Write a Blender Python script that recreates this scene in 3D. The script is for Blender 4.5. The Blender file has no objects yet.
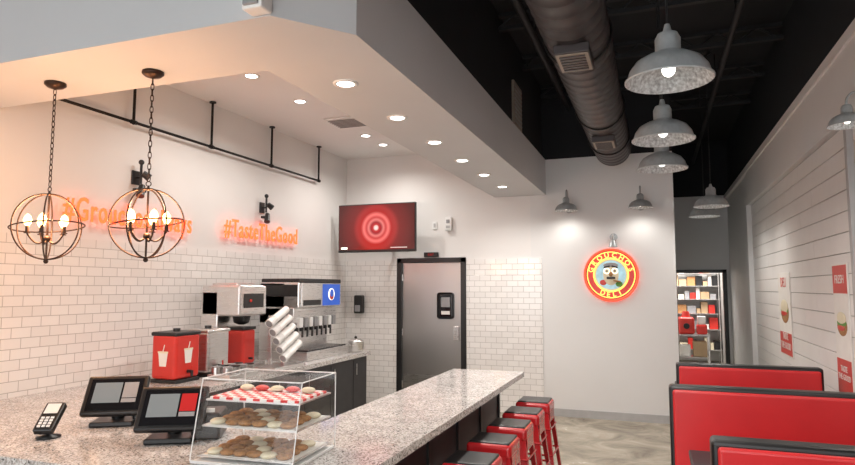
import bpy, bmesh, math, random
from mathutils import Vector, Matrix, Euler
random.seed(4)
sc=bpy.context.scene
COL=sc.collection
H=1.70
# ---------------------------------------------------------------- materials
def nmat(name):
    m=bpy.data.materials.new(name); m.use_nodes=True
    nt=m.node_tree; b=nt.nodes['Principled BSDF']
    return m,nt,b
def mat(name,col,rough=.5,metal=0,emit=None,es=0,var=.06,vscale=9,bump=0,bscale=80,coat=0):
    m,nt,b=nmat(name)
    c=(*col,1)
    if var>0:
        n=nt.nodes.new('ShaderNodeTexNoise'); n.inputs['Scale'].default_value=vscale; n.inputs['Detail'].default_value=4
        tc=nt.nodes.new('ShaderNodeTexCoord'); nt.links.new(tc.outputs['Object'],n.inputs['Vector'])
        r=nt.nodes.new('ShaderNodeValToRGB')
        r.color_ramp.elements[0].position=.3; r.color_ramp.elements[1].position=.7
        r.color_ramp.elements[0].color=(*[x*(1-var) for x in col],1)
        r.color_ramp.elements[1].color=(*[min(1,x*(1+var)) for x in col],1)
        nt.links.new(n.outputs['Fac'],r.inputs['Fac']); nt.links.new(r.outputs['Color'],b.inputs['Base Color'])
    else: b.inputs['Base Color'].default_value=c
    b.inputs['Roughness'].default_value=rough; b.inputs['Metallic'].default_value=metal
    if emit: b.inputs['Emission Color'].default_value=(*emit,1); b.inputs['Emission Strength'].default_value=es
    if coat: b.inputs['Coat Weight'].default_value=coat
    if bump>0:
        n2=nt.nodes.new('ShaderNodeTexNoise'); n2.inputs['Scale'].default_value=bscale
        tc2=nt.nodes.new('ShaderNodeTexCoord'); nt.links.new(tc2.outputs['Object'],n2.inputs['Vector'])
        bp=nt.nodes.new('ShaderNodeBump'); bp.inputs['Strength'].default_value=bump; bp.inputs['Distance'].default_value=.002
        nt.links.new(n2.outputs['Fac'],bp.inputs['Height']); nt.links.new(bp.outputs['Normal'],b.inputs['Normal'])
    return m
def tilemat(name,axis):
    m,nt,b=nmat(name); N=nt.nodes; L=nt.links
    g=N.new('ShaderNodeNewGeometry'); s=N.new('ShaderNodeSeparateXYZ'); c=N.new('ShaderNodeCombineXYZ')
    L.new(g.outputs['Position'],s.inputs[0]); L.new(s.outputs[axis],c.inputs[0]); L.new(s.outputs['Z'],c.inputs[1])
    br=N.new('ShaderNodeTexBrick'); L.new(c.outputs[0],br.inputs['Vector'])
    br.inputs['Scale'].default_value=1; br.inputs['Brick Width'].default_value=.155; br.inputs['Row Height'].default_value=.078
    br.inputs['Mortar Size'].default_value=.0028; br.inputs['Mortar Smooth'].default_value=.3; br.inputs['Bias'].default_value=-.2
    br.inputs['Color1'].default_value=(.82,.80,.78,1); br.inputs['Color2'].default_value=(.75,.73,.71,1); br.inputs['Mortar'].default_value=(.42,.40,.38,1)
    L.new(br.outputs['Color'],b.inputs['Base Color'])
    mr=N.new('ShaderNodeMapRange'); mr.inputs['To Min'].default_value=.12; mr.inputs['To Max'].default_value=.7
    L.new(br.outputs['Fac'],mr.inputs['Value']); L.new(mr.outputs[0],b.inputs['Roughness'])
    inv=N.new('ShaderNodeMath'); inv.operation='SUBTRACT'; inv.inputs[0].default_value=1; L.new(br.outputs['Fac'],inv.inputs[1])
    ns=N.new('ShaderNodeTexNoise'); ns.inputs['Scale'].default_value=9; L.new(g.outputs['Position'],ns.inputs['Vector'])
    ad=N.new('ShaderNodeMath'); ad.operation='MULTIPLY_ADD'; ad.inputs[1].default_value=.6; L.new(ns.outputs['Fac'],ad.inputs[0]); L.new(inv.outputs[0],ad.inputs[2])
    bp=N.new('ShaderNodeBump'); bp.inputs['Strength'].default_value=.5; bp.inputs['Distance'].default_value=.003
    L.new(ad.outputs[0],bp.inputs['Height']); L.new(bp.outputs[0],b.inputs['Normal'])
    return m
def granite():
    m,nt,b=nmat('granite'); N=nt.nodes; L=nt.links
    tc=N.new('ShaderNodeTexCoord')
    v=N.new('ShaderNodeTexVoronoi'); v.inputs['Scale'].default_value=130; L.new(tc.outputs['Object'],v.inputs['Vector'])
    bw=N.new('ShaderNodeSeparateColor'); L.new(v.outputs['Color'],bw.inputs[0])
    r=N.new('ShaderNodeValToRGB'); r.color_ramp.interpolation='CONSTANT'
    e=r.color_ramp.elements; e[0].position=0; e[0].color=(.16,.145,.14,1); e[1].position=.1; e[1].color=(.38,.35,.33,1)
    for p,c in ((.28,(.56,.53,.51,1)),(.55,(.70,.68,.66,1)),(.87,(.48,.42,.39,1))):
        x=e.new(p); x.color=c
    L.new(bw.outputs[0],r.inputs['Fac'])
    n=N.new('ShaderNodeTexNoise'); n.inputs['Scale'].default_value=7; n.inputs['Detail'].default_value=6; L.new(tc.outputs['Object'],n.inputs['Vector'])
    r2=N.new('ShaderNodeValToRGB'); r2.color_ramp.elements[0].position=.35; r2.color_ramp.elements[0].color=(.82,.82,.82,1); r2.color_ramp.elements[1].position=.65
    L.new(n.outputs['Fac'],r2.inputs['Fac'])
    mx=N.new('ShaderNodeMix'); mx.data_type='RGBA'; mx.blend_type='MULTIPLY'; mx.inputs[0].default_value=1
    L.new(r.outputs[0],mx.inputs[6]); L.new(r2.outputs[0],mx.inputs[7]); L.new(mx.outputs[2],b.inputs['Base Color'])
    b.inputs['Roughness'].default_value=.1
    return m
def concrete():
    m,nt,b=nmat('polished_concrete'); N=nt.nodes; L=nt.links
    tc=N.new('ShaderNodeTexCoord')
    n=N.new('ShaderNodeTexNoise'); n.inputs['Scale'].default_value=2.2; n.inputs['Detail'].default_value=9; n.inputs['Roughness'].default_value=.65; n.inputs['Distortion'].default_value=.8
    L.new(tc.outputs['Object'],n.inputs['Vector'])
    r=N.new('ShaderNodeValToRGB'); e=r.color_ramp.elements
    e[0].position=.33; e[0].color=(.17,.14,.10,1); e[1].position=.68; e[1].color=(.50,.45,.36,1); x=e.new(.5); x.color=(.33,.29,.22,1)
    L.new(n.outputs['Fac'],r.inputs['Fac']); L.new(r.outputs[0],b.inputs['Base Color'])
    mr=N.new('ShaderNodeMapRange'); mr.inputs['To Min'].default_value=.12; mr.inputs['To Max'].default_value=.35
    L.new(n.outputs['Fac'],mr.inputs[0]); L.new(mr.outputs[0],b.inputs['Roughness'])
    return m
def brushed(name,col,rough=.28,sx=1,sy=1,sz=60):
    m,nt,b=nmat(name); N=nt.nodes; L=nt.links
    tc=N.new('ShaderNodeTexCoord'); mp=N.new('ShaderNodeMapping'); mp.inputs['Scale'].default_value=(sx,sy,sz)
    L.new(tc.outputs['Object'],mp.inputs[0]); n=N.new('ShaderNodeTexNoise'); n.inputs['Scale'].default_value=6; L.new(mp.outputs[0],n.inputs['Vector'])
    mr=N.new('ShaderNodeMapRange'); mr.inputs['To Min'].default_value=rough-.06; mr.inputs['To Max'].default_value=rough+.08
    L.new(n.outputs['Fac'],mr.inputs[0]); L.new(mr.outputs[0],b.inputs['Roughness'])
    b.inputs['Base Color'].default_value=(*col,1); b.inputs['Metallic'].default_value=1
    return m
def radial(name,axes,stops,es,scale=1):
    m,nt,b=nmat(name); N=nt.nodes; L=nt.links
    tc=N.new('ShaderNodeTexCoord'); mp=N.new('ShaderNodeMapping')
    mp.inputs['Scale'].default_value=axes; L.new(tc.outputs['Object'],mp.inputs[0])
    ln=N.new('ShaderNodeVectorMath'); ln.operation='LENGTH'; L.new(mp.outputs[0],ln.inputs[0])
    r=N.new('ShaderNodeValToRGB'); e=r.color_ramp.elements
    e[0].position=stops[0][0]; e[0].color=(*stops[0][1],1); e[1].position=stops[-1][0]; e[1].color=(*stops[-1][1],1)
    for p,c in stops[1:-1]:
        x=e.new(p); x.color=(*c,1)
    L.new(ln.outputs['Value'],r.inputs[0]); L.new(r.outputs[0],b.inputs['Emission Color']); b.inputs['Emission Strength'].default_value=es
    b.inputs['Base Color'].default_value=(.02,.02,.02,1); b.inputs['Roughness'].default_value=.15
    return m
def checker(name,c1,c2,sc_):
    m,nt,b=nmat(name); N=nt.nodes; tc=N.new('ShaderNodeTexCoord'); c=N.new('ShaderNodeTexChecker')
    c.inputs['Scale'].default_value=sc_; c.inputs['Color1'].default_value=(*c1,1); c.inputs['Color2'].default_value=(*c2,1)
    nt.links.new(tc.outputs['Object'],c.inputs['Vector']); nt.links.new(c.outputs[0],b.inputs['Base Color']); return m

M_wall=mat('paint_lightgray',(.71,.71,.705),.55,var=.015,vscale=2,bump=.1,bscale=120)
M_wallw=mat('paint_warm',(.74,.725,.71),.55,var=.015,vscale=2,bump=.1,bscale=120)
M_soff=mat('paint_soffit',(.58,.595,.61),.6,var=.015,vscale=2)
M_ceilw=mat('paint_ceiling_white',(.80,.79,.78),.6,var=.015,vscale=2)
M_blackc=mat('paint_black_ceiling',(.006,.007,.010),.8,var=.2,vscale=3)
M_joist=mat('joist_black',(.008,.008,.010),.6,var=.2,vscale=3)
M_duct=mat('duct_dark',(.050,.044,.046),.45,var=.15,metal=.3)
M_ship=mat('shiplap_white',(.78,.765,.75),.4,var=.03,vscale=3)
M_gap=mat('shiplap_gap',(.32,.31,.30),.8)
M_tL=tilemat('subway_tile_side','Y'); M_tB=tilemat('subway_tile_back','X')
M_gran=granite(); M_floor=concrete()
M_black=mat('black_satin',(.012,.012,.013),.35,var=.2)
M_iron=mat('black_iron',(.015,.014,.013),.45,metal=.6,var=.2)
M_bronze=mat('dark_bronze',(.05,.03,.022),.4,metal=.8)
M_panel=mat('dark_bar_panel',(.022,.021,.024),.45,var=.2)
M_steel=brushed('brushed_steel',(.70,.69,.68))
M_doorst=brushed('door_steel',(.50,.49,.48),.34,12,1,.3)
M_galv=mat('galvanized',(.40,.43,.44),.38,metal=.25,var=.12,vscale=25)
M_white=mat('white_plastic',(.8,.8,.79),.4,var=.02)
M_gray=mat('gray_plastic',(.28,.28,.29),.4)
M_redv=mat('red_vinyl',(.62,.026,.030),.33,var=.07,vscale=4,bump=.15,bscale=200)
M_redm=mat('red_enamel',(.55,.02,.025),.25,var=.05,coat=.4)
M_redp=mat('red_plastic',(.60,.035,.025),.35)
M_neon=mat('neon_red',(.9,.10,.03),.4,emit=(1,.075,.018),es=2.4,var=0)
M_neonr=mat('neon_ring_red',(.9,.05,.03),.4,emit=(1,.05,.02),es=1.6,var=0)
M_neony=mat('neon_yellow',(.9,.6,.1),.4,emit=(1,.55,.12),es=1.2,var=0)
M_neonw=mat('neon_white',(.9,.9,.8),.4,emit=(1,.93,.75),es=1.0,var=0)
M_bulb=mat('bulb_warm',(1,.7,.4),.3,emit=(1,.50,.17),es=9,var=0)
M_bulbw=mat('bulb_white',(1,1,1),.3,emit=(1,.96,.88),es=2.5,var=0)
M_can=mat('can_light',(1,1,1),.3,emit=(1,.97,.92),es=10,var=0)
M_glassd=mat('dark_glass',(.01,.01,.012),.06,var=0)
M_base=mat('baseboard_gray',(.42,.42,.42),.5)
M_cup=mat('cup_white',(.82,.81,.79),.3,var=.02)
M_cream=mat('cream',(.75,.68,.5),.5)
M_cookie=mat('cookie_brown',(.36,.18,.07),.8,var=.4,vscale=60)
M_green=mat('green_leaf',(.12,.3,.06),.7)
M_screen=mat('screen_ui',(.1,.1,.1),.2,emit=(.45,.5,.5),es=.25,var=0)
M_redscr=mat('screen_red',(.3,.02,.02),.2,emit=(.8,.03,.03),es=.25,var=0)
M_blue=mat('blue_panel',(.02,.08,.4),.3,emit=(.03,.12,.6),es=.4,var=0)
M_paper=mat('paper',(.78,.76,.72),.7,var=.03)
M_card=mat('cardboard',(.42,.29,.17),.8)
M_check=checker('checker_paper',(.65,.03,.03),(.8,.78,.75),28)
M_grille=mat('grille_tan',(.30,.26,.21),.5)
def glass():
    m=bpy.data.materials.new('clear_acrylic'); m.use_nodes=True; nt=m.node_tree; N=nt.nodes; N.remove(N['Principled BSDF'])
    t=N.new('ShaderNodeBsdfTransparent'); t.inputs[0].default_value=(.985,.99,.99,1)
    g=N.new('ShaderNodeBsdfGlossy'); g.inputs['Roughness'].default_value=.03
    lw=N.new('ShaderNodeLayerWeight'); lw.inputs[0].default_value=.5
    pw=N.new('ShaderNodeMath'); pw.operation='POWER'; pw.inputs[1].default_value=4; nt.links.new(lw.outputs['Facing'],pw.inputs[0])
    nz=N.new('ShaderNodeMath'); nz.operation='MULTIPLY_ADD'; nz.inputs[1].default_value=.35; nz.inputs[2].default_value=.035; nt.links.new(pw.outputs[0],nz.inputs[0])
    mx=N.new('ShaderNodeMixShader'); nt.links.new(nz.outputs[0],mx.inputs[0]); nt.links.new(t.outputs[0],mx.inputs[1]); nt.links.new(g.outputs[0],mx.inputs[2])
    nt.links.new(mx.outputs[0],N['Material Output'].inputs[0]); return m
M_glass=glass()

# ---------------------------------------------------------------- builder
class B:
    def __init__(s): s.v=[];s.f=[];s.m=[];s.sm=[];s.mats=[]
    def mi(s,m):
        if m not in s.mats: s.mats.append(m)
        return s.mats.index(m)
    def add(s,vs,fs,m,smooth=False,M=None):
        o=len(s.v); k=s.mi(m)
        for p in vs:
            p=Vector(p)
            if M is not None: p=M@p
            s.v.append(p)
        for f in fs:
            s.f.append([i+o for i in f]); s.m.append(k); s.sm.append(smooth)
    def box(s,lo,hi,m,bev=0,M=None,seg=2):
        lo=Vector(lo);hi=Vector(hi)
        bm=bmesh.new(); bmesh.ops.create_cube(bm,size=1)
        for v in bm.verts: v.co=Vector([lo[i]+(v.co[i]+.5)*(hi[i]-lo[i]) for i in range(3)])
        if bev>0: bmesh.ops.bevel(bm,geom=bm.edges[:],offset=bev,segments=seg,profile=.5,affect='EDGES')
        bm.verts.index_update()
        s.add([v.co.copy() for v in bm.verts],[[v.index for v in f.verts] for f in bm.faces],m,False,M); bm.free()
    def cbox(s,c,size,m,bev=0,rot=None,seg=2):
        M=Matrix.Translation(Vector(c))
        if rot is not None: M=M@Euler(rot).to_matrix().to_4x4()
        h=Vector(size)/2; s.box(-h,h,m,bev,M,seg)
    def cyl(s,p0,p1,r,m,r1=None,seg=20,caps=True):
        p0=Vector(p0);p1=Vector(p1); r1=r if r1 is None else r1
        q=(p1-p0).to_track_quat('Z','Y').to_matrix(); vs=[]
        for p,rr in ((p0,r),(p1,r1)):
            for i in range(seg):
                a=2*math.pi*i/seg; vs.append(p+q@Vector((rr*math.cos(a),rr*math.sin(a),0)))
        fs=[[i,(i+1)%seg,(i+1)%seg+seg,i+seg] for i in range(seg)]
        s.add(vs,fs,m,True)
        if caps:
            s.add(vs,[list(range(seg))[::-1],list(range(seg,2*seg))],m,False)
    def lathe(s,prof,m,c=(0,0,0),seg=32,M=None):
        vs=[];n=len(prof)
        for i in range(seg):
            a=2*math.pi*i/seg
            for r,z in prof: vs.append(Vector((r*math.cos(a),r*math.sin(a),z)))
        fs=[]
        for i in range(seg):
            j=(i+1)%seg
            for k in range(n-1): fs.append([i*n+k,j*n+k,j*n+k+1,i*n+k+1])
        MM=Matrix.Translation(Vector(c))
        if M is not None: MM=MM@M
        s.add(vs,fs,m,True,MM)
    def sph(s,c,r,m,sc3=(1,1,1),seg=16):
        prof=[(max(1e-4,math.sin(math.pi*k/10))*r,-math.cos(math.pi*k/10)*r) for k in range(11)]
        s.lathe(prof,m,c,seg,Matrix.Diagonal((*sc3,1)))
    def tube(s,pts,r,m,closed=False,seg=8):
        pts=[Vector(p) for p in pts]; n=len(pts); vs=[]; up=None
        for i,p in enumerate(pts):
            a=pts[(i-1)%n] if (closed or i>0) else p; b=pts[(i+1)%n] if (closed or i<n-1) else p
            t=(b-a).normalized()
            if up is None: up=t.orthogonal().normalized()
            up=(up-t*up.dot(t)).normalized(); sd=t.cross(up)
            for k in range(seg):
                an=2*math.pi*k/seg; vs.append(p+(up*math.cos(an)+sd*math.sin(an))*r)
        fs=[]
        for i in range(n if closed else n-1):
            j=(i+1)%n
            for k in range(seg): fs.append([i*seg+k,i*seg+(k+1)%seg,j*seg+(k+1)%seg,j*seg+k])
        if not closed: fs.append(list(range(seg))[::-1]); fs.append([(n-1)*seg+k for k in range(seg)])
        s.add(vs,fs,m,True)
    def ring(s,c,R,r,m,u=(1,0,0),w=(0,1,0),seg=48,ts=8):
        u=Vector(u).normalized();w=Vector(w).normalized();c=Vector(c)
        s.tube([c+u*R*math.cos(2*math.pi*i/seg)+w*R*math.sin(2*math.pi*i/seg) for i in range(seg)],r,m,True,ts)
    def prism(s,pts,z0,z1,m):
        n=len(pts); vs=[(x,y,z0) for x,y in pts]+[(x,y,z1) for x,y in pts]
        fs=[list(range(n))[::-1],list(range(n,2*n))]+[[i,(i+1)%n,(i+1)%n+n,i+n] for i in range(n)]
        s.add(vs,fs,m)
    def text(s,body,size,MT,m,ext=.006,bev=0,off=0,sx=1,spc=1):
        cu=bpy.data.curves.new('tmp','FONT'); cu.body=body; cu.size=size; cu.extrude=ext; cu.bevel_depth=bev; cu.offset=off
        cu.align_x='CENTER'; cu.align_y='CENTER'; cu.resolution_u=3; cu.space_character=spc
        o=bpy.data.objects.new('tmp',cu); COL.objects.link(o); dg=bpy.context.evaluated_depsgraph_get(); dg.update()
        me=o.evaluated_get(dg).to_mesh()
        vs=[Vector((v.co.x*sx,v.co.y,v.co.z)) for v in me.vertices]; fs=[list(p.vertices) for p in me.polygons]
        w=(max(v.x for v in vs)-min(v.x for v in vs)) if vs else 0
        s.add(vs,fs,m,False,MT); o.evaluated_get(dg).to_mesh_clear(); bpy.data.objects.remove(o); bpy.data.curves.remove(cu)
        return w
    def done(s,name,loc=(0,0,0),rot=(0,0,0)):
        me=bpy.data.meshes.new(name); me.from_pydata([tuple(v) for v in s.v],[],s.f)
        for m in s.mats: me.materials.append(m)
        me.polygons.foreach_set('material_index',s.m); me.polygons.foreach_set('use_smooth',s.sm); me.update()
        bm=bmesh.new(); bm.from_mesh(me); bmesh.ops.recalc_face_normals(bm,faces=bm.faces[:]); bm.to_mesh(me); bm.free()
        o=bpy.data.objects.new(name,me); o.location=loc; o.rotation_euler=rot; COL.objects.link(o); s.me=me
        return o
def dup(o,loc,name=None,rot=None):
    n=bpy.data.objects.new(name or o.name.split('.')[0],o.data); n.location=loc
    n.rotation_euler=rot if rot is not None else o.rotation_euler; COL.objects.link(n); return n
def light(kind,name,loc,power,col,parent=None,size=.1,rot=(0,0,0),spot=None):
    l=bpy.data.lights.new(name,kind); l.energy=power; l.color=col
    if kind=='AREA': l.shape='DISK'; l.size=size
    elif kind=='SPOT': l.shadow_soft_size=size; l.spot_size=math.radians(spot or 120); l.spot_blend=.8
    else: l.shadow_soft_size=size
    o=bpy.data.objects.new(name,l); COL.objects.link(o)
    o.location=loc; o.rotation_euler=rot
    if parent is not None: o.parent=parent
    return o
ML=Matrix(((0,0,1,0),(1,0,0,0),(0,1,0,0),(0,0,0,1)))
MB=Matrix(((1,0,0,0),(0,0,-1,0),(0,1,0,0),(0,0,0,1)))
MR=Matrix(((0,0,-1,0),(-1,0,0,0),(0,1,0,0),(0,0,0,1)))

XL=-4.45; XR=1.35; YB=8.5; YE=13.0; YF=-3.5; ZP=3.46; ZC=4.5
def simple(name,lo,hi,m,bev=0):
    b=B(); lo=Vector(lo);hi=Vector(hi);c=(lo+hi)/2; b.box(lo-c,hi-c,m,bev); return b.done(name,c)
# ---------------------------------------------------------------- shell
simple('floor',(XL-.1,YF-.1,-.1),(XR+.1,16.2,0),M_floor)
simple('ceiling',(XL-.1,YF,ZC),(XR+.1,16.2,ZC+.1),M_blackc)
simple('wall_left',(XL-.1,YF,0),(XL,YB,ZC),M_wallw)
simple('wall_tile_left',(XL,1.2,0),(XL+.012,YB-.012,2.1),M_tL)
b=B()
b.box((XL-.1,YB,0),(-3.56,YB+.12,3.75),M_wallw); b.box((-3.56,YB,2.1),(-2.56,YB+.12,3.75),M_wallw)
b.box((-2.56,YB,0),(-1.6,YB+.12,3.75),M_wallw); b.box((-1.6,YB,0),(.25,YB+.12,ZP),M_wall)
b.box((XL-.1,YB,3.75),(-1.6,YB+.12,ZC),M_blackc); b.box((-1.6,YB,ZP),(.25,YB+.12,ZC),M_blackc)
b.box((.13,YB+.12,0),(.25,YE,ZP),M_wall); b.box((.13,YB+.12,ZP),(.25,YE,ZC),M_blackc)
b.done('wall_back')
b=B(); b.box((XL+.012,YB-.012,0),(-3.595,YB,2.1),M_tB); b.box((-2.525,YB-.012,0),(-1.45,YB,2.1),M_tB); b.done('wall_tile_back')
b=B()
b.box((.13,YE,0),(.33,YE+.1,ZP),M_wall); b.box((1.27,YE,0),(XR+.1,YE+.1,ZP),M_wall); b.box((.33,YE,2.04),(1.27,YE+.1,ZP),M_wall)
b.box((.13,YE,ZP),(XR+.1,YE+.1,ZC),M_blackc)
b.done('wall_corridor_end')
b=B(); b.box((.33,YE-.03,0),(.39,YE+.12,2.04),M_black); b.box((1.2,YE-.03,0),(1.27,YE+.12,2.04),M_black); b.box((.33,YE-.03,1.98),(1.27,YE+.12,2.04),M_black)
b.done('door_2')
b=B()
b.box((XR+.01,YF,0),(XR+.12,16.2,ZP),M_gap); b.box((XR+.01,YF,ZP),(XR+.12,16.2,ZC),M_blackc)
z=0.10; row=0
while z<2.86:
    y0=-1.5
    y1=y0+(.7,1.9,1.2)[row%3]
    while y0<10.1:
        y1=min(y1,10.1); b.box((XR-.008,y0,z),(XR+.01,y1-.003,min(z+.149,2.9)),M_ship,.002,None,1); y0=y1; y1+=2.4
    z+=.155; row+=1
b.box((XR-.05,-1.5,2.9),(XR+.01,10.1,3.38),M_wall)
b.box((XR-.02,10.1,0),(XR+.01,13.0,ZP),M_wall)
b.box((XR-.07,-1.5,3.38),(XR+.01,13,ZP),M_wall)
b.done('wall_right')
simple('trim_1',(XR-.07,10.05,0),(XR-.008,10.2,2.9),M_wall)
simple('trim_2',(XR-.05,5.08,1.0),(XR-.008,5.14,2.88),M_base)
simple('baseboard_right',(XR-.03,-1.5,0),(XR-.008,10.05,.1),M_base)
simple('baseboard_back',(-1.45,YB-.015,0),(.25,YB,.1),M_base)
b=B()
b.box((XL-.1,YF-.1,0),(XR+.1,YF,.2),M_black); b.box((XL-.1,YF-.1,3.9),(XR+.1,YF,ZC),M_wall)
for x in (XL-.03,-2.6,-.75,XR-.03): b.box((x-.035,YF-.1,.2),(x+.035,YF,3.9),M_black)
b.box((XL-.1,YF-.1,2.6),(XR+.1,YF,2.66),M_black)
b.done('window_1')
# storeroom
b=B(); b.box((-.6,16.0,0),(XR+.1,16.1,ZP),M_white); b.box((-.6,YE+.1,0),(-.5,16,ZP),M_white); b.box((-.6,YE+.1,2.9),(XR,16,3.0),M_white)
b.done('wall_storeroom')
b=B()
for x in (-.3,1.32):
    for y in (15.3,15.8): b.cyl((x,y,0),(x,y,2.2),.012,M_steel,seg=8)
for z in (.3,.75,1.1,1.42,1.72,2.0):
    b.box((-.32,15.28,z),(1.34,15.82,z+.02),M_steel)
    x=-.28
    while x<1.2:
        w=random.uniform(.08,.2); hh=random.uniform(.1,.26)
        b.box((x,15.35,z+.02),(x+w-.015,15.7,z+.02+hh),random.choice([M_card,M_paper,M_card,M_gray,M_cream,M_redp,M_black,M_cookie]),.005); x+=w
b.done('storage_shelf')
b=B()
for sx in (-.3,.3):
    for sy in (-.2,.2): b.cyl((sx,sy,0),(sx,sy,.72),.014,M_steel,seg=8)
b.box((-.32,-.22,.70),(.32,.22,.73),M_steel); b.box((-.32,-.22,.25),(.32,.22,.27),M_steel)
b.box((-.28,-.16,.27),(-.05,.16,.5),M_paper,.01); b.box((0,-.16,.27),(.26,.16,.58),M_card,.01)
b.box((-.28,-.18,.73),(.04,.16,1.08),M_redp,.05,None,3); b.cyl((-.12,0,1.08),(-.12,0,1.2),.09,M_redp,.06); b.cyl((-.12,-.18,.9),(-.12,-.21,.9),.06,M_black)
b.box((.08,-.15,.73),(.28,.12,.93),M_redp,.03); b.box((.1,-.1,.93),(.26,.08,1.1),M_paper,.01)
b.done('prep_cart',(.70,14.3,0))
# ---------------------------------------------------------------- soffits
b=B()
b.prism([(XL,2.38),(-1.66,2.38),(-1.38,2.72),(-1.38,YB),(-2.1,YB),(-2.1,3.0),(XL,3.0)],2.97,ZP,M_soff)
b.prism([(XL,2.43),(-1.68,2.43),(-1.43,2.74),(-1.43,YB),(-2.05,YB),(-2.05,2.95),(XL,2.95)],ZP,ZC,M_blackc)
b.done('soffit_bulkhead')
simple('ceiling_kitchen',(XL,3.0,3.68),(-2.05,YB,3.74),M_ceilw)
def can(x,y,z,first=[None]):
    if first[0] is None:
        b=B(); b.lathe([(.052,-.004),(.058,-.008),(.078,-.006),(.08,.0)],M_white,seg=28); b.cyl((0,0,-.005),(0,0,-.001),.053,M_can,seg=28)
        o=b.done('recessed_light',(x,y,z)); first[0]=o
    else: o=dup(first[0],(x,y,z))
    light('SPOT','recessed_lamp',(0,0,-.03),CANP,(1,.955,.90),o,.05,spot=155)
CANP=42
for y in (3.37,4.2,5.04,5.87,6.72,7.6): can(-1.78,y,2.97)
for y in (4.75,5.6,7.2,7.75): can(-3.5,y,3.68)
b=B(); b.cbox((0,0,0),(.42,.42,.02),M_white,.004)
for i in range(7): b.cbox((0,-.15+i*.05,-.014),(.36,.022,.008),M_gray,rot=(.5,0,0))
b.done('ceiling_vent',(-3.40,6.5,3.668))
b=B(); b.cbox((0,0,0),(.11,.09,.11),M_white,.01); b.cbox((0,-.05,-.01),(.08,.02,.06),M_gray,.005); b.done('motion_sensor',(-1.70,2.335,3.03))
# ---------------------------------------------------------------- ceiling structure
b=B()
for i in range(11):
    y=-2.5+i*1.22
    b.box((XL+.2,y-.03,4.32),(XR,y+.03,4.36),M_joist); b.box((XL+.2,y-.03,4.46),(XR,y+.03,4.5),M_joist)
    n=14
    for k in range(n):
        x0=XL+.25+k*(5.5/n); b.cyl((x0,y,4.34),(x0+5.5/n/2,y,4.48),.012,M_joist,seg=6); b.cyl((x0+5.5/n/2,y,4.48),(x0+5.5/n,y,4.34),.012,M_joist,seg=6)
b.done('ceiling_joists')
b=B()
y=-2.0; prof=[]
DX,DZ,DR=-.45,3.42,.215
while y<7.9:
    prof+= [(DR,y),(DR,y+.13),(DR+.004,y+.14),(DR+.004,y+.155)]; y+=.16
MY=Matrix(((1,0,0,0),(0,0,1,0),(0,-1,0,0),(0,0,0,1)))
b.lathe([(0.001,-2.0)]+prof+[(DR,7.9),(.001,7.9)],M_duct,(0,0,0),32,MY)
for yy in (1.,4.2,6.0,7.2):
    b.ring((0,yy,0),DR+.01,.008,M_iron,(1,0,0),(0,0,1)); b.cyl((0,yy,DR),(0,yy,ZC-DZ),.008,M_iron,seg=6)
for yy in (4.0,6.5):
    zc=-DR-.02
    b.cbox((0.0,yy,zc),(.22,.36,.06),M_duct,.006)
    b.cbox((0.0,yy,zc-.032),(.20,.32,.006),M_grille)
    for k in range(6): b.cbox((0,yy-.12+k*.048,zc-.037),(.16,.026,.008),M_black)
b.done('spiral_duct',(DX,0,DZ))
b=B(); b.cbox((0,0,0),(.03,.42,.5),M_grille,.005)
for k in range(9): b.cbox((.018,0,-.2+k*.05),(.008,.36,.02),M_gray)
b.done('return_air_grille',(-1.414,6.8,3.74))
b=B(); b.cyl((-1.05,-1,4.15),(-1.05,8.48,4.15),.04,M_joist,seg=12); b.cyl((.75,-1,4.1),(.75,12.9,4.1),.03,M_joist,seg=12)
for x in (-1.05,.75):
    for y in (1,3.5,6,8): b.cyl((x,y,4.12),(x,y,4.5),.008,M_iron,seg=6)
b.done('sprinkler_pipes')
# ---------------------------------------------------------------- barn pendants
SH_out=[(.19,0),(.188,.012),(.182,.022),(.172,.055),(.145,.092),(.10,.118),(.066,.13),(.056,.14),(.056,.2),(.044,.225),(.02,.235),(.012,.27)]
SH_in=[(.19,0),(.183,.004),(.166,.05),(.14,.086),(.098,.111),(.04,.122),(.001,.123)]
M_shin=mat('shade_inner',(.50,.53,.54),.5,var=.45,vscale=60)
PZ=2.64
first=None
for x,y in ((.086,2.98),(.075,4.2),(.078,5.24),(.64,7.9),(.64,9.0)):
    if first is None:
        b=B(); b.lathe(SH_out,M_galv,seg=40); b.lathe(SH_in,M_shin,seg=40)
        b.lathe([(.19,0),(.194,.003),(.194,.01),(.188,.013)],M_galv,seg=40)
        b.sph((0,0,.055),.03,M_bulbw,(1,1,1.1)); b.cyl((0,0,.08),(0,0,.124),.018,M_white,seg=12)
        b.cyl((0,0,.26),(0,0,ZC-PZ),.0045,M_black,seg=6); b.lathe([(.06,ZC-PZ),(.06,ZC-PZ-.02),(.02,ZC-PZ-.035)],M_black)
        first=b.done('barn_pendant_light',(x,y,PZ)); o=first
    else: o=dup(first,(x,y,PZ))
    light('SPOT','pendant_bulb_light',(0,0,.01),22,(1,.95,.88),o,.03,spot=165)
PEND=first
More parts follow.
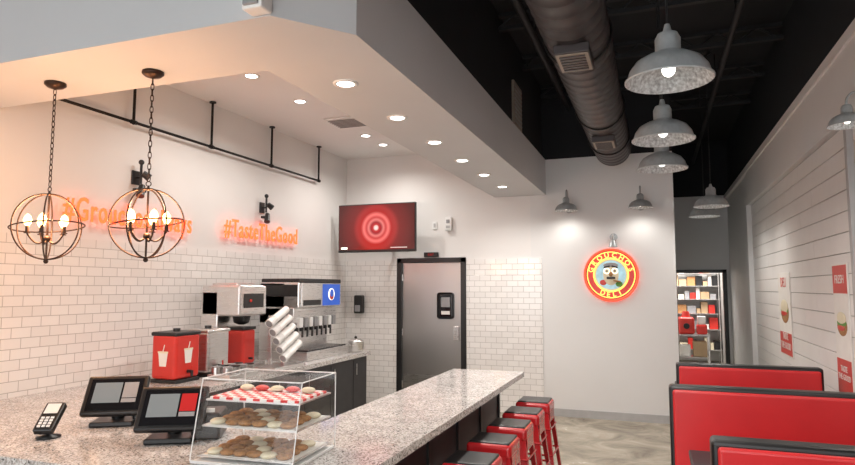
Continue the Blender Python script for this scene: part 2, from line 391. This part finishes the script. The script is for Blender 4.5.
# ---------------------------------------------------------------- gooseneck sconces
def sconce():
    b=B(); s=.78
    b.lathe([(r*s,z*s) for r,z in SH_out[:-1]],M_galv); b.lathe([(r*s,z*s) for r,z in SH_in],M_shin)
    b.sph((0,0,.04),.025,M_bulbw)
    b.cyl((0,.30,.05),(0,.285,.05),.05,M_galv)
    pts=[(0,0,.175)]
    for i in range(13):
        a=math.pi*i/12; pts.append((0,.075-.075*math.cos(a),.2+.085*math.sin(a)))
    pts+= [(0,.16,.12),(0,.19,.07),(0,.24,.05),(0,.29,.05)]
    b.tube(pts,.010,M_galv)
    return b
first=None
for x in (-1.07,-.15):
    if first is None: first=sconce().done('gooseneck_wall_light',(x,8.2,2.70)); o=first
    else: o=dup(first,(x,8.2,2.70))
    light('SPOT','sconce_bulb_light',(0,0,.0),8,(1,.95,.88),o,.03,spot=165)
o=dup(first,(XR-.225,4.35,2.68)); o.rotation_euler=(0,0,-math.pi/2); o.scale=(.72,.72,.72); light('SPOT','sconce_bulb_light',(0,0,0),6,(1,.95,.88),o,.03,spot=165)
# ---------------------------------------------------------------- orb chandeliers
def chandelier():
    b=B(); R=.2
    b.lathe([(.001,.9),(.06,.9),(.062,.885),(.045,.87),(.012,.86),(.001,.855)],M_bronze)
    zt=.86; i=0
    while zt>R+.05:
        u=(1,0,0) if i%2 else (0,1,0)
        c=Vector((0,0,zt-.018)); pts=[c+Vector(u)*.009*math.cos(t*math.pi/6)+Vector((0,0,.022*math.sin(t*math.pi/6))) for t in range(12)]
        b.tube(pts,.0028,M_bronze,True,5); zt-=.034; i+=1
    b.ring((0,0,R+.03),.014,.003,M_bronze,(1,0,0),(0,0,1),16)
    for a in (15,75,135):
        an=math.radians(a); b.ring((0,0,0),R,.0045,M_bronze,(math.cos(an),math.sin(an),0),(0,0,1),56)
    b.ring((0,0,0),R*1.0,.0045,M_bronze,(1,0,.12),(0,1,0),56)
    b.cyl((0,0,-R),(0,0,R+.02),.006,M_bronze,seg=10); b.sph((0,0,-R-.012),.014,M_bronze); b.sph((0,0,R),.012,M_bronze)
    b.sph((0,0,-.075),.02,M_bronze)
    for k in range(5):
        an=2*math.pi*k/5+.3; d=Vector((math.cos(an),math.sin(an),0))
        pts=[d*(.0+.105*t)+Vector((0,0,-.075-.035*math.sin(math.pi*t)+.03*t*t)) for t in [i/8 for i in range(9)]]
        b.tube(pts,.005,M_bronze); e=pts[-1]
        b.cyl(e,e+Vector((0,0,.006)),.018,M_bronze,seg=14)
        b.cyl(e,e+Vector((0,0,.045)),.010,M_bronze,seg=10)
        b.lathe([(.008,0),(.020,.018),(.024,.034),(.017,.056),(.006,.07),(.0005,.073)],M_bulb,e+Vector((0,0,.045)),12)
    return b
ch=chandelier().done('orb_chandelier',(-3.475,2.74,2.07))
ch2=dup(ch,(-2.75,2.79,2.07)); ch2.rotation_euler=(0,0,.5)
for c in (ch,ch2): light('POINT','chandelier_glow',(0,0,.06),24,(1,.50,.24),c,.06)
# ---------------------------------------------------------------- pipe rail
b=B(); px=XL+.06; pz=3.19
b.tube([(px,3.02,pz),(px,7.54,pz)],.014,M_iron)
for y in (4.25,5.3,6.4,7.54):
    b.cyl((px,y,pz),(px,y,3.68),.013,M_iron,seg=10); b.cyl((px,y,3.665),(px,y,3.68),.035,M_iron,seg=14); b.sph((px,y,pz),.024,M_iron)
    b.cyl((px,y-.03,pz),(px,y+.03,pz),.02,M_iron,seg=12)
b.done('pipe_rail')
# ---------------------------------------------------------------- neon signs
def neon(body,y0,y1,zc,size):
    b=B(); probe=B(); w=probe.text(body,size,None,M_neon,ext=.001,spc=1.15)
    b.text(body,size,ML,M_neon,ext=.006,bev=0,off=.0015,sx=(y1-y0)/w,spc=1.15)
    n=len(body)
    for i in range(n): 
        yy=-(y1-y0)/2+(i+.5)*(y1-y0)/n; b.cyl((-.049,yy,0),(-.004,yy,0),.003,M_white,seg=6)
    return b.done('neon_sign',(XL+.05,(y0+y1)/2,zc))
neon('#GrouchosAlways',3.60,5.05,2.33,.28)
neon('#TasteTheGood',5.57,7.03,2.35,.28)
def spot_sconce():
    b=B(); b.cbox((.01,0,0),(.02,.09,.13),M_black,.006); b.cyl((0,0,.0),(.08,0,.0),.01,M_black,seg=8)
    b.cyl((.07,0,-.06),(.07,0,.14),.012,M_black,seg=8)
    for sgn in (1,-1):
        b.cyl((.09,.0,-.02+.06*sgn),(.12,.05*sgn,-.09+.09*sgn),.028,M_black,.036,seg=16)
    b.sph((.07,0,.14),.025,M_black); b.cbox((.06,0,-.12),(.05,.12,.03),M_black,.006)
    return b
o=spot_sconce().done('wall_spotlight',(XL,4.35,2.70)); dup(o,(XL,6.3,2.66))
# ---------------------------------------------------------------- TV
M_tv=radial('tv_screen',(1,0,1),[(0,(1,.85,.8)),(.028,(1,.6,.55)),(.045,(.6,.02,.02)),(.08,(.35,.0,.01)),(.115,(.85,.2,.18)),(.15,(.6,.03,.03)),(.19,(1,.18,.16)),(.235,(.45,.0,0)),(.30,(.4,.01,.01)),(.36,(.2,0,0)),(.6,(.08,0,0))],.8)
b=B(); b.cbox((0,0,0),(1.2,.05,.69),M_black,.006); b.cbox((0,-.027,.01),(1.17,.004,.64),M_tv)
b.cbox((-.50,-.03,-.285),(.1,.002,.03),M_neonw); b.cbox((.35,-.03,-.285),(.25,.002,.012),M_paper)
b.cbox((0,.06,0),(.5,.07,.35),M_black,.01); b.cyl((0,.08,0),(.1,.3,0),.025,M_iron,seg=10); b.cyl((.1,.3,0),(0,.47,0),.025,M_iron,seg=10); b.cbox((0,.485,0),(.25,.03,.3),M_iron)
b.done('wall_tv',(-3.70,8.0,2.545))
b=B(); b.cbox((0,-.03,0),(.10,.06,.2),M_white,.012); b.cbox((0,-.065,.03),(.05,.01,.05),M_gray,.004); b.cbox((0,-.06,-.05),(.06,.012,.04),M_base,.004); b.done('emergency_light',(-2.78,YB,2.62))
b=B(); b.cbox((0,-.008,0),(.07,.016,.11),M_white,.004); b.cbox((0,-.018,0),(.03,.006,.06),M_base,.002); b.done('outlet_plate',(-3.0,YB,2.6))
# ---------------------------------------------------------------- steel door
b=B()
b.box((-.53,-.03,0),(-.455,-.0,2.13),M_black,.004); b.box((.455,-.03,0),(.53,0,2.13),M_black,.004); b.box((-.53,-.03,2.06),(.53,0,2.13),M_black,.004)
b.box((-.5,0,0),(-.455,.1,2.1),M_black); b.box((.455,0,0),(.5,.1,2.1),M_black); b.box((-.5,0,2.06),(.5,.1,2.1),M_black)
b.box((-.455,.02,.01),(.455,.06,2.06),M_doorst,.003)
b.cbox((.22,.012,1.44),(.25,.02,.38),M_black,.04,seg=4); b.cbox((.22,.0,1.44),(.17,.006,.30),M_glassd,.002)
b.cbox((.22,-.003,1.49),(.13,.002,.14),M_gray); b.cbox((.22,-.003,1.34),(.13,.002,.05),M_paper)
b.cbox((0,.016,.25),(.86,.006,.4),M_steel)
for z in (.3,1.05,1.85): b.cyl((-.45,.01,z-.05),(-.45,.01,z+.05),.012,M_steel,seg=8)
b.cbox((.38,.0,1.05),(.08,.03,.2),M_steel,.008)
b.done('door_1',(-3.06,YB,0))
b=B(); b.cbox((0,-.02,0),(.22,.035,.07),M_black,.006); b.text('EXIT',.045,Matrix.Translation((0,-.04,0))@MB,M_redscr,ext=.001); b.done('exit_sign',(-3.05,YB,2.175))
# ---------------------------------------------------------------- round neon logo sign
M_logo=mat('logo_center_blue',(.35,.55,.62),.5,emit=(.3,.5,.6),es=.4,var=.3,vscale=12)
b=B()
def disc(r,y,m,seg=56,th=.01): b.cyl((0,y,0),(0,y-th,0),r,m,seg=seg)
disc(.34,0,M_black); b.ring((0,-.03,0),.335,.014,M_neonr,(1,0,0),(0,0,1),72); b.ring((0,-.03,0),.30,.007,M_neony,(1,0,0),(0,0,1),72)
disc(.30,-.01,M_redp); disc(.215,-.018,M_cream); b.ring((0,-.035,0),.215,.012,M_neony,(1,0,0),(0,0,1),64)
disc(.19,-.026,M_logo)
def arc(txt,r,a0,a1,m,size,flip=False):
    n=len(txt)
    for i,chh in enumerate(txt):
        if chh==' ': continue
        a=math.radians(a0+(a1-a0)*i/(n-1)); p=Vector((r*math.cos(a),-.035,r*math.sin(a)))
        rot=a-math.pi/2 if not flip else a+math.pi/2
        b.text(chh,size,Matrix.Translation(p)@MB@Matrix.Rotation(rot,4,'Z'),m,ext=.004,off=.002)
arc("GROUCHOS",.258,165,15,M_neony,.09)
arc("DELI",.258,245,295,M_neony,.09,True)
for sx in (-1,1): b.ring((.05*sx,-.045,.05),.034,.007,M_neonw,(1,0,0),(0,0,1),24); b.cbox((.05*sx,-.045,.105),(.08,.012,.02),M_black,.004,rot=(0,.25*sx,0)); b.sph((.05*sx,-.045,.05),.010,M_black)
b.sph((0,-.034,0),.12,M_cream,(.85,.1,1.15)); b.sph((0,-.05,.01),.025,M_cookie,(1,.6,1.3)); b.cbox((0,-.05,-.04),(.11,.015,.03),M_black,.008); b.cyl((.03,-.05,-.075),(.12,-.055,-.09),.011,M_cookie,seg=10)
b.sph((0,-.034,.125),.07,M_gray,(1.4,.12,.5)); b.sph((-.1,-.034,-.1),.04,M_redp,(1.2,.12,1)); b.sph((.1,-.034,-.12),.04,M_green,(1.2,.12,1))
b.done('round_neon_sign',(-.545,YB,1.865))
b=B(); b.cyl((0,0,0),(0,-.03,0),.05,M_galv); b.tube([(0,-.02,0),(0,-.1,.03),(0,-.16,.0),(0,-.17,-.06)],.009,M_galv); b.lathe([(.02,0),(.04,-.03),(.06,-.09)],M_galv,(0,-.17,-.05)); b.done('sign_spot_light',(-.50,YB,2.36))
# ---------------------------------------------------------------- counter
b=B(); zt=.90; th=.045
U=[(XL+.013,2.15),(-1.2,2.15),(-1.2,5.95),(-1.9,5.95),(-1.9,3.25),(-3.4,3.25),(-3.4,7.2),(XL+.013,7.2)]
b.prism(U,zt-th,zt,M_gran)
b.prism([(XL+.013,2.35),(-1.42,2.35),(-1.42,5.85),(-1.87,5.85),(-1.87,3.22),(-3.44,3.22),(-3.44,7.16),(XL+.013,7.16)],.1,zt-th,M_panel)
b.prism([(XL+.013,2.42),(-1.5,2.42),(-1.5,5.78),(-1.8,5.78),(-1.8,3.17),(-3.5,3.17),(-3.5,7.1),(XL+.013,7.1)],0,.1,M_black)
for i in range(6):
    y=2.6+i*.64; b.box((-1.42,y-.02,.12),(-1.405,y+.02,zt-th),M_black)
for i in range(7):
    y=3.5+i*.55; b.box((-3.44,y-.005,.12),(-3.436,y+.005,zt-th-.03),M_black); b.cyl((-3.425,y+.06,.65),(-3.425,y+.06,.78),.006,M_steel,seg=6)
b.done('granite_counter')
# ---------------------------------------------------------------- bar stools
def stool():
    b=B(); hs=.65; t=.155; f=.205
    b.box((-t,-t,hs-.085),(t,t,hs+.012),M_redm,.028,None,4); b.box((-t+.018,-t+.018,hs+.0),(t-.018,t-.018,hs+.022),M_black,.009,None,3)
    for sx in (-1,1):
        for sy in (-1,1):
            p0=Vector((sx*(t-.015),sy*(t-.015),hs-.06)); p1=Vector((sx*f,sy*f,0)); w=.05
            for d in (Vector((-sx,0,0)),Vector((0,-sy,0))):
                q=[p0,p0+d*w,p1+d*w*.55,p1]
                nn=(q[1]-q[0]).cross(q[3]-q[0]).normalized()*.003
                b.add([v-nn for v in q]+[v+nn for v in q],[[0,1,2,3],[7,6,5,4],[0,1,5,4],[1,2,6,5],[2,3,7,6],[3,0,4,7]],M_redm)
            b.cyl(p1,p1+Vector((0,0,.012)),.016,M_black,seg=8)
    for zz,th_ in ((.22,.009),(.44,.007)):
        k=t+(f-t)*(1-zz/hs)-.008
        c=[(-k,-k,zz),(k,-k,zz),(k,k,zz),(-k,k,zz)]
        for i in range(4): b.cyl(c[i],c[(i+1)%4],th_,M_redm,seg=8)
    for a,bb in (((-1,-1),(1,1)),((-1,1),(1,-1))):
        b.cyl((a[0]*.14,a[1]*.14,hs-.12),(bb[0]*.14,bb[1]*.14,hs-.12),.006,M_redm,seg=8)
    for sx,sy in ((1,0),(-1,0),(0,1),(0,-1)):
        b.cbox((sx*(t-.002),sy*(t-.002),hs-.11),(.24 if sy else .004,.24 if sx else .004,.09),M_redm)
    return b
st=stool().done('bar_stool',(-1.08,3.74,0))
for y in (4.27,4.79,5.31,5.84): dup(st,(-1.08,y,0))
# ---------------------------------------------------------------- booths
def booth(W=.605):
    b=B(); hb=1.07
    b.box((-W,-.06,0),(W,.06,hb),M_black,.02,None,3)
    for s in (-1,1):
        y0,y1=(.055,.09) if s>0 else (-.09,-.055)
        b.box((-W+.022,y0,.40),(W-.022,y1,hb-.022),M_redv,.016,None,3)
        ya,yb=(.09,.42) if s>0 else (-.42,-.09)
        b.box((-W+.01,ya,.36),(W-.01,yb,.47),M_redv,.03,None,4)
        b.box((-W+.01,ya,.08),(W-.01,yb,.36),M_black,.006)
        b.box((-W+.04,ya+.03,0),(W-.04,yb-.03,.08),M_black)
    return b
bt=booth(.535).done('booth_bench',(.675,5.72,0)); booth(.605).done('booth_bench',(.665,4.42,0)); b3=booth(.565).done('booth_bench',(.762,2.94,0)); dup(b3,(.75,1.53,0))
b=B(); b.cbox((0,0,.75),(1.1,.6,.035),M_panel,.01); b.cyl((0,0,.02),(0,0,.735),.035,M_black); b.cbox((0,0,.012),(.5,.3,.024),M_black,.008); b.cbox((0,0,.728),(.5,.3,.012),M_black)
t=b.done('booth_table',(.70,5.07,0)); dup(t,(.70,3.68,0)); dup(t,(.70,6.50,0)); dup(t,(.72,2.235,0))
# ---------------------------------------------------------------- posters
def poster(y0,y1,z0,z1,title,first):
    b=B(); w=(y1-y0)/2; h=(z1-z0)/2; k=w/.32
    b.box((-.012,-w,-h),(0,w,h),M_paper,.001,None,1)
    b.box((-.014,-w+.01,-h+.01),(-.012,w-.01,-h*.45),M_redp)
    b.box((-.014,-w+.01,h*.55),(-.012,w-.01,h-.01),M_redp if first else M_paper)
    b.text(title,.15*k,Matrix.Translation((-.016,0,h*.76))@MR,M_paper if first else M_redp,ext=.001)
    b.text('TASTE\nTHE GOOD',.10*k,Matrix.Translation((-.016,0,-h*.66))@MR,M_paper,ext=.001)
    b.sph((-.012,0,h*.05),.22*k,M_cookie,(.03,1.0,.55)); b.sph((-.014,0,h*.10),.21*k,M_green,(.03,1,.2)); b.sph((-.015,0,h*.17),.2*k,M_cream,(.04,1,.4)); b.sph((-.016,0.02,h*.02),.18*k,M_redp,(.04,.9,.18))
    b.done('wall_poster',(XR-.009,(y0+y1)/2,(z0+z1)/2))
poster(5.38,5.78,.88,1.88,'FRESH',True); poster(7.5,8.15,.96,1.86,'DELI',False)
# ---------------------------------------------------------------- counter equipment
Z=.90
def urn(col,cup):
    b=B(); b.box((-.14,-.14,.0),(.14,.14,.03),M_black,.006)
    b.box((-.13,-.15,.03),(.13,.15,.41),col,.03,None,3); b.box((-.135,-.155,.39),(.135,.155,.425),M_black if cup else M_steel,.012)
    b.cyl((0,0,.42),(0,0,.45),.03,M_black)
    b.cyl((.13,0,.09),(.18,0,.09),.014,M_black,seg=10); b.cyl((.175,0,.10),(.175,0,.05),.012,M_black,seg=10); b.cyl((.175,0,.1),(.175,0,.14),.007,M_redp,seg=8)
    for Mx in (Matrix.Translation((0,-.152,.2)),Matrix.Translation((.132,0,.22))@Matrix.Rotation(math.pi/2,4,'Z')):
        if cup:
            q=[(-.035,0,-.06),(.035,0,-.06),(.05,0,.05),(-.05,0,.05)]
            b.add([Mx@Vector(p) for p in q],[[0,1,2,3]],M_paper)
            q=[(-.055,-.001,.05),(.055,-.001,.05),(.055,-.001,.065),(-.055,-.001,.065)]; b.add([Mx@Vector(p) for p in q],[[0,1,2,3]],M_cream)
            q=[(-.005,-.001,.065),(.005,-.001,.065),(.02,-.001,.12),(.01,-.001,.12)]; b.add([Mx@Vector(p) for p in q],[[0,1,2,3]],M_paper)
    return b
urn(M_redp,True).done('iced_tea_dispenser',(-3.90,4.34,Z)); urn(M_steel,False).done('steel_beverage_dispenser',(-3.90,4.74,Z))
# tall steel brewer
b=B(); b.box((-.22,-.22,0),(.24,.22,.05),M_steel,.008); b.box((-.22,-.22,.05),(-.02,.22,.76),M_steel,.01); b.box((-.22,-.22,.52),(.24,.22,.82),M_steel,.02,None,3)
b.cbox((.0,0,.83),(.3,.3,.03),M_steel,.01)
b.lathe([(.09,.52),(.075,.45),(.03,.43)],M_black,(.1,0,0)); b.box((.242,-.16,.60),(.246,.16,.74),M_black); b.cyl((.246,-.06,.67),(.255,-.06,.67),.015,M_redp,seg=10)
b.box((-.0,-.10,.05),(.2,.10,.38),M_redp,.02); b.box((0,-.105,.38),(.205,.105,.41),M_black,.008); b.cyl((.2,0,.1),(.24,0,.1),.012,M_black,seg=8)
b.done('tea_brewer',(-4.02,5.26,Z))
b=B(); b.box((-.12,-.2,0),(.12,.2,.05),M_steel,.006)
for i in range(2):
    for j in range(4):
        x=-.06+i*.12; y=-.15+j*.1; b.cyl((x,y,.02),(x,y,.11),.042,M_steel,seg=16); b.cyl((x,y,.11),(x,y,.118),.04,M_black if j%2 else M_gray,seg=16)
b.done('condiment_caddy',(-3.545,4.66,Z))
# cup dispenser rack
b=B()
b.box((-.12,-.26,0),(.13,.26,.03),M_steel,.006)
for yy in (-.02,.22): b.box((-.12,yy-.01,.03),(-.08,yy+.01,.52),M_steel,.003)
for k in range(5):
    y=.14-k*.045; z=.13+k*.088; x=.05-k*.012
    d=Vector((-.05,-.86,-.42)).normalized(); c=Vector((x,y,z+.03))
    b.cyl(c-d*.155,c+d*.155,.036,M_cup,.042,seg=22)
    for q in range(6): b.ring(c+d*(.155-.018*q),.042,.003,M_white,d.orthogonal(),d.cross(d.orthogonal()),20,6)
    b.cyl(c+d*.155,c+d*.157,.035,M_gray,seg=20)
    b.cyl(c,Vector((-.10,.20,z+.03)),.007,M_steel,seg=8)
b.done('cup_dispenser_rack',(-3.56,5.40,Z))
# soda fountain
b=B()
b.box((-.35,-.48,0),(.28,.48,.10),M_steel,.01); b.box((-.35,-.48,.10),(-.02,.48,.86),M_steel,.012)
b.box((-.35,-.48,.40),(.10,.48,.58),M_steel,.012); b.box((-.35,-.48,.57),(.16,.48,.86),M_steel,.015)
b.box((-.34,-.47,.85),(.17,.47,.90),M_black,.01)
b.box((.16,-.45,.58),(.18,.45,.85),M_steel,.004); b.box((.181,.0,.59),(.184,.42,.84),M_blue); b.cyl((.184,.2,.72),(.19,.2,.72),.07,M_neonw,seg=24); b.cyl((.19,.2,.705),(.192,.2,.705),.05,M_redp,seg=24); b.cyl((.191,.2,.735),(.193,.2,.735),.045,M_blue,seg=24)
b.box((-.3,-.484,.70),(.14,-.48,.83),M_black)
b.box((.181,-.42,.6),(.184,-.04,.66),M_black)
for k in range(8):
    y=-.38+k*.107; b.cyl((.07,y,.40),(.07,y,.31),.022,M_black,seg=12); b.cbox((.115,y,.41),(.05,.07,.11),M_gray if k%2 else M_white,.008); b.cbox((.085,y,.29),(.012,.03,.1),M_black,.003)
b.box((.0,-.44,.10),(.26,.44,.112),M_black)
for k in range(14): b.box((.01,-.42+k*.062,.112),(.25,-.4+k*.062,.118),M_steel)
b.done('soda_fountain',(-3.84,6.42,Z))
b=B(); b.lathe([(.001,0),(.09,0),(.1,.02),(.1,.12),(.105,.125),(.08,.15),(.02,.16),(.001,.17)],M_steel); b.sph((0,0,.18),.018,M_black); b.done('steel_canister',(-3.54,7.05,Z))
b=B(); b.cbox((0,-.06,0),(.13,.12,.27),M_black,.02,seg=3); b.cbox((0,-.11,-.06),(.09,.03,.1),M_gray,.01); b.done('soap_dispenser',(-4.18,YB-.012,1.45))
# POS
def pos(scr):
    b=B()
    b.cbox((0,.04,.015),(.24,.24,.03),M_black,.01); b.cyl((0,.06,.03),(0,.05,.13),.035,M_black,.03)
    R=Matrix.Translation((0,0,.16))@Matrix.Rotation(math.radians(-38),4,'X')
    b.box((-.17,-.02,-.12),(.17,.02,.13),M_black,.012,R,3); b.box((-.145,-.023,-.095),(.145,-.0205,.105),M_glassd,0,R)
    b.box((-.12,-.025,-.05),(.03,-.0235,.08),M_screen,0,R); b.box((.04,-.025,-.02),(.12,-.0235,.08),scr,0,R); b.box((.04,-.025,-.05),(.12,-.0235,-.025),M_gray,0,R)
    b.cbox((.17,.10,.07),(.15,.22,.14),M_black,.015); b.cbox((.17,.02,.145),(.08,.01,.03),M_paper)
    b.tube([(0,.15,.03),(.05,.22,.012),(.15,.26,.01)],.005,M_black)
    return b
pos(M_gray).done('pos_terminal',(-3.0,2.86,Z),(0,0,math.radians(30))); pos(M_redscr).done('pos_terminal',(-2.40,2.66,Z),(0,0,math.radians(28)))
b=B(); b.lathe([(.001,0),(.06,0),(.06,.008),(.015,.018),(.012,.07)],M_black)
R=Matrix.Translation((0,0,.10))@Matrix.Rotation(math.radians(-50),4,'X')
b.box((-.05,-.015,-.09),(.05,.025,.10),M_black,.01,R,3); b.box((-.035,-.018,.02),(.035,-.0155,.085),M_paper,0,R)
for i in range(3):
    for j in range(4): b.box((-.032+i*.024,-.02,-.07+j*.018),(-.016+i*.024,-.0155,-.058+j*.018),M_white,0,R)
b.done('card_reader',(-3.08,2.50,Z),(0,0,math.radians(25)))
# ---------------------------------------------------------------- pastry display case
b=B(); w,d,h=.26,.22,.37; g=.004
b.box((-w,-d,0),(w,d,.010),M_white,.003)
def pane(*p): b.add(p,[[0,1,2,3]],M_glass)
pane((-w,d,.01),(w,d,.01),(w,d,h),(-w,d,h))
for sx in (-w,w): pane((sx,-d,.01),(sx,d,.01),(sx,d,h),(sx,-d+.08,h))
pane((-w,-d+.08,h),(w,-d+.08,h),(w,d,h),(-w,d,h))
pane((-w,-d,.01),(w,-d,.01),(w,-d+.08,h),(-w,-d+.08,h))
for e in (((-w,-d,.012),(-w,-d+.08,h)),((w,-d,.012),(w,-d+.08,h)),((-w,d,.012),(-w,d,h)),((w,d,.012),(w,d,h)),((-w,-d+.08,h),(w,-d+.08,h)),((-w,d,h),(w,d,h)),((-w,-d+.08,h),(-w,d,h)),((w,-d+.08,h),(w,d,h)),((-w,-d,.012),(w,-d,.012)),((w,-d,.012),(w,d,.012))):
    b.cyl(e[0],e[1],.003,M_white,seg=6)
for zz,mt in ((.02,0),(.15,1),(.265,2)):
    off=.08*zz/.37+.02
    b.box((-w+.015,-d+off+.01,zz+.003),(w-.015,d-.02,zz+.010),M_steel)
    if mt==2: b.box((-w+.03,-d+off+.02,zz+.010),(w-.03,d-.04,zz+.020),M_check)
    else:
        b.box((-w+.03,-d+off+.02,zz+.010),(w-.03,d-.04,zz+.012),M_paper)
        for i in range(6):
            for j in range(4):
                c=(-w+.08+i*.072+random.uniform(-.008,.008),-d+off+.05+j*.08,zz+.024)
                b.sph(c,.038,M_cookie if (i+j)%4 else M_cream,(1,1,.4),12)
for i in range(5): b.sph((-w+.09+i*.085,.10,.298),.030,M_redp if i%2 else M_cream,(1.2,1,.5),12)
b.done('pastry_display_case',(-1.78,2.60,Z),(0,0,math.radians(4)))
# ---------------------------------------------------------------- world & lights
w=bpy.data.worlds.new('world'); sc.world=w; w.use_nodes=True
bg=w.node_tree.nodes['Background']; bg.inputs[0].default_value=(.96,.98,1,1); bg.inputs[1].default_value=3.1
b=B(); b.cbox((0,0,0),(.6,1.2,.05),M_white,.005); b.cbox((0,0,-.028),(.5,1.1,.006),M_can); b.done('fluorescent_panel',(.6,14.6,2.87))
light('AREA','storeroom_lamp',(.6,14.6,2.82),60,(1,.95,.9),None,.6)
for x,y in ((.08,1.7),(.08,.2),(.08,-1.5),(-2.6,.9),(-2.6,-1.2)):  # extra pendants out of view, added to throw more light on the soffit
    o=dup(PEND,(x,y,PZ)); light('SPOT','pendant_bulb_light',(0,0,.0),40 if x>0 else 22,(1,.95,.88),o,.05,spot=165)
# ---------------------------------------------------------------- camera
cd=bpy.data.cameras.new('camera'); cd.sensor_width=36; cd.lens=620/855*36; cd.clip_start=.02
cam=bpy.data.objects.new('camera',cd); COL.objects.link(cam); cam.location=(0,0,H)
cam.rotation_euler=(math.radians(90+5.07),0,math.radians(20.13)); sc.camera=cam
sc.view_settings.view_transform='Standard'; sc.view_settings.look='None'; sc.view_settings.exposure=.4
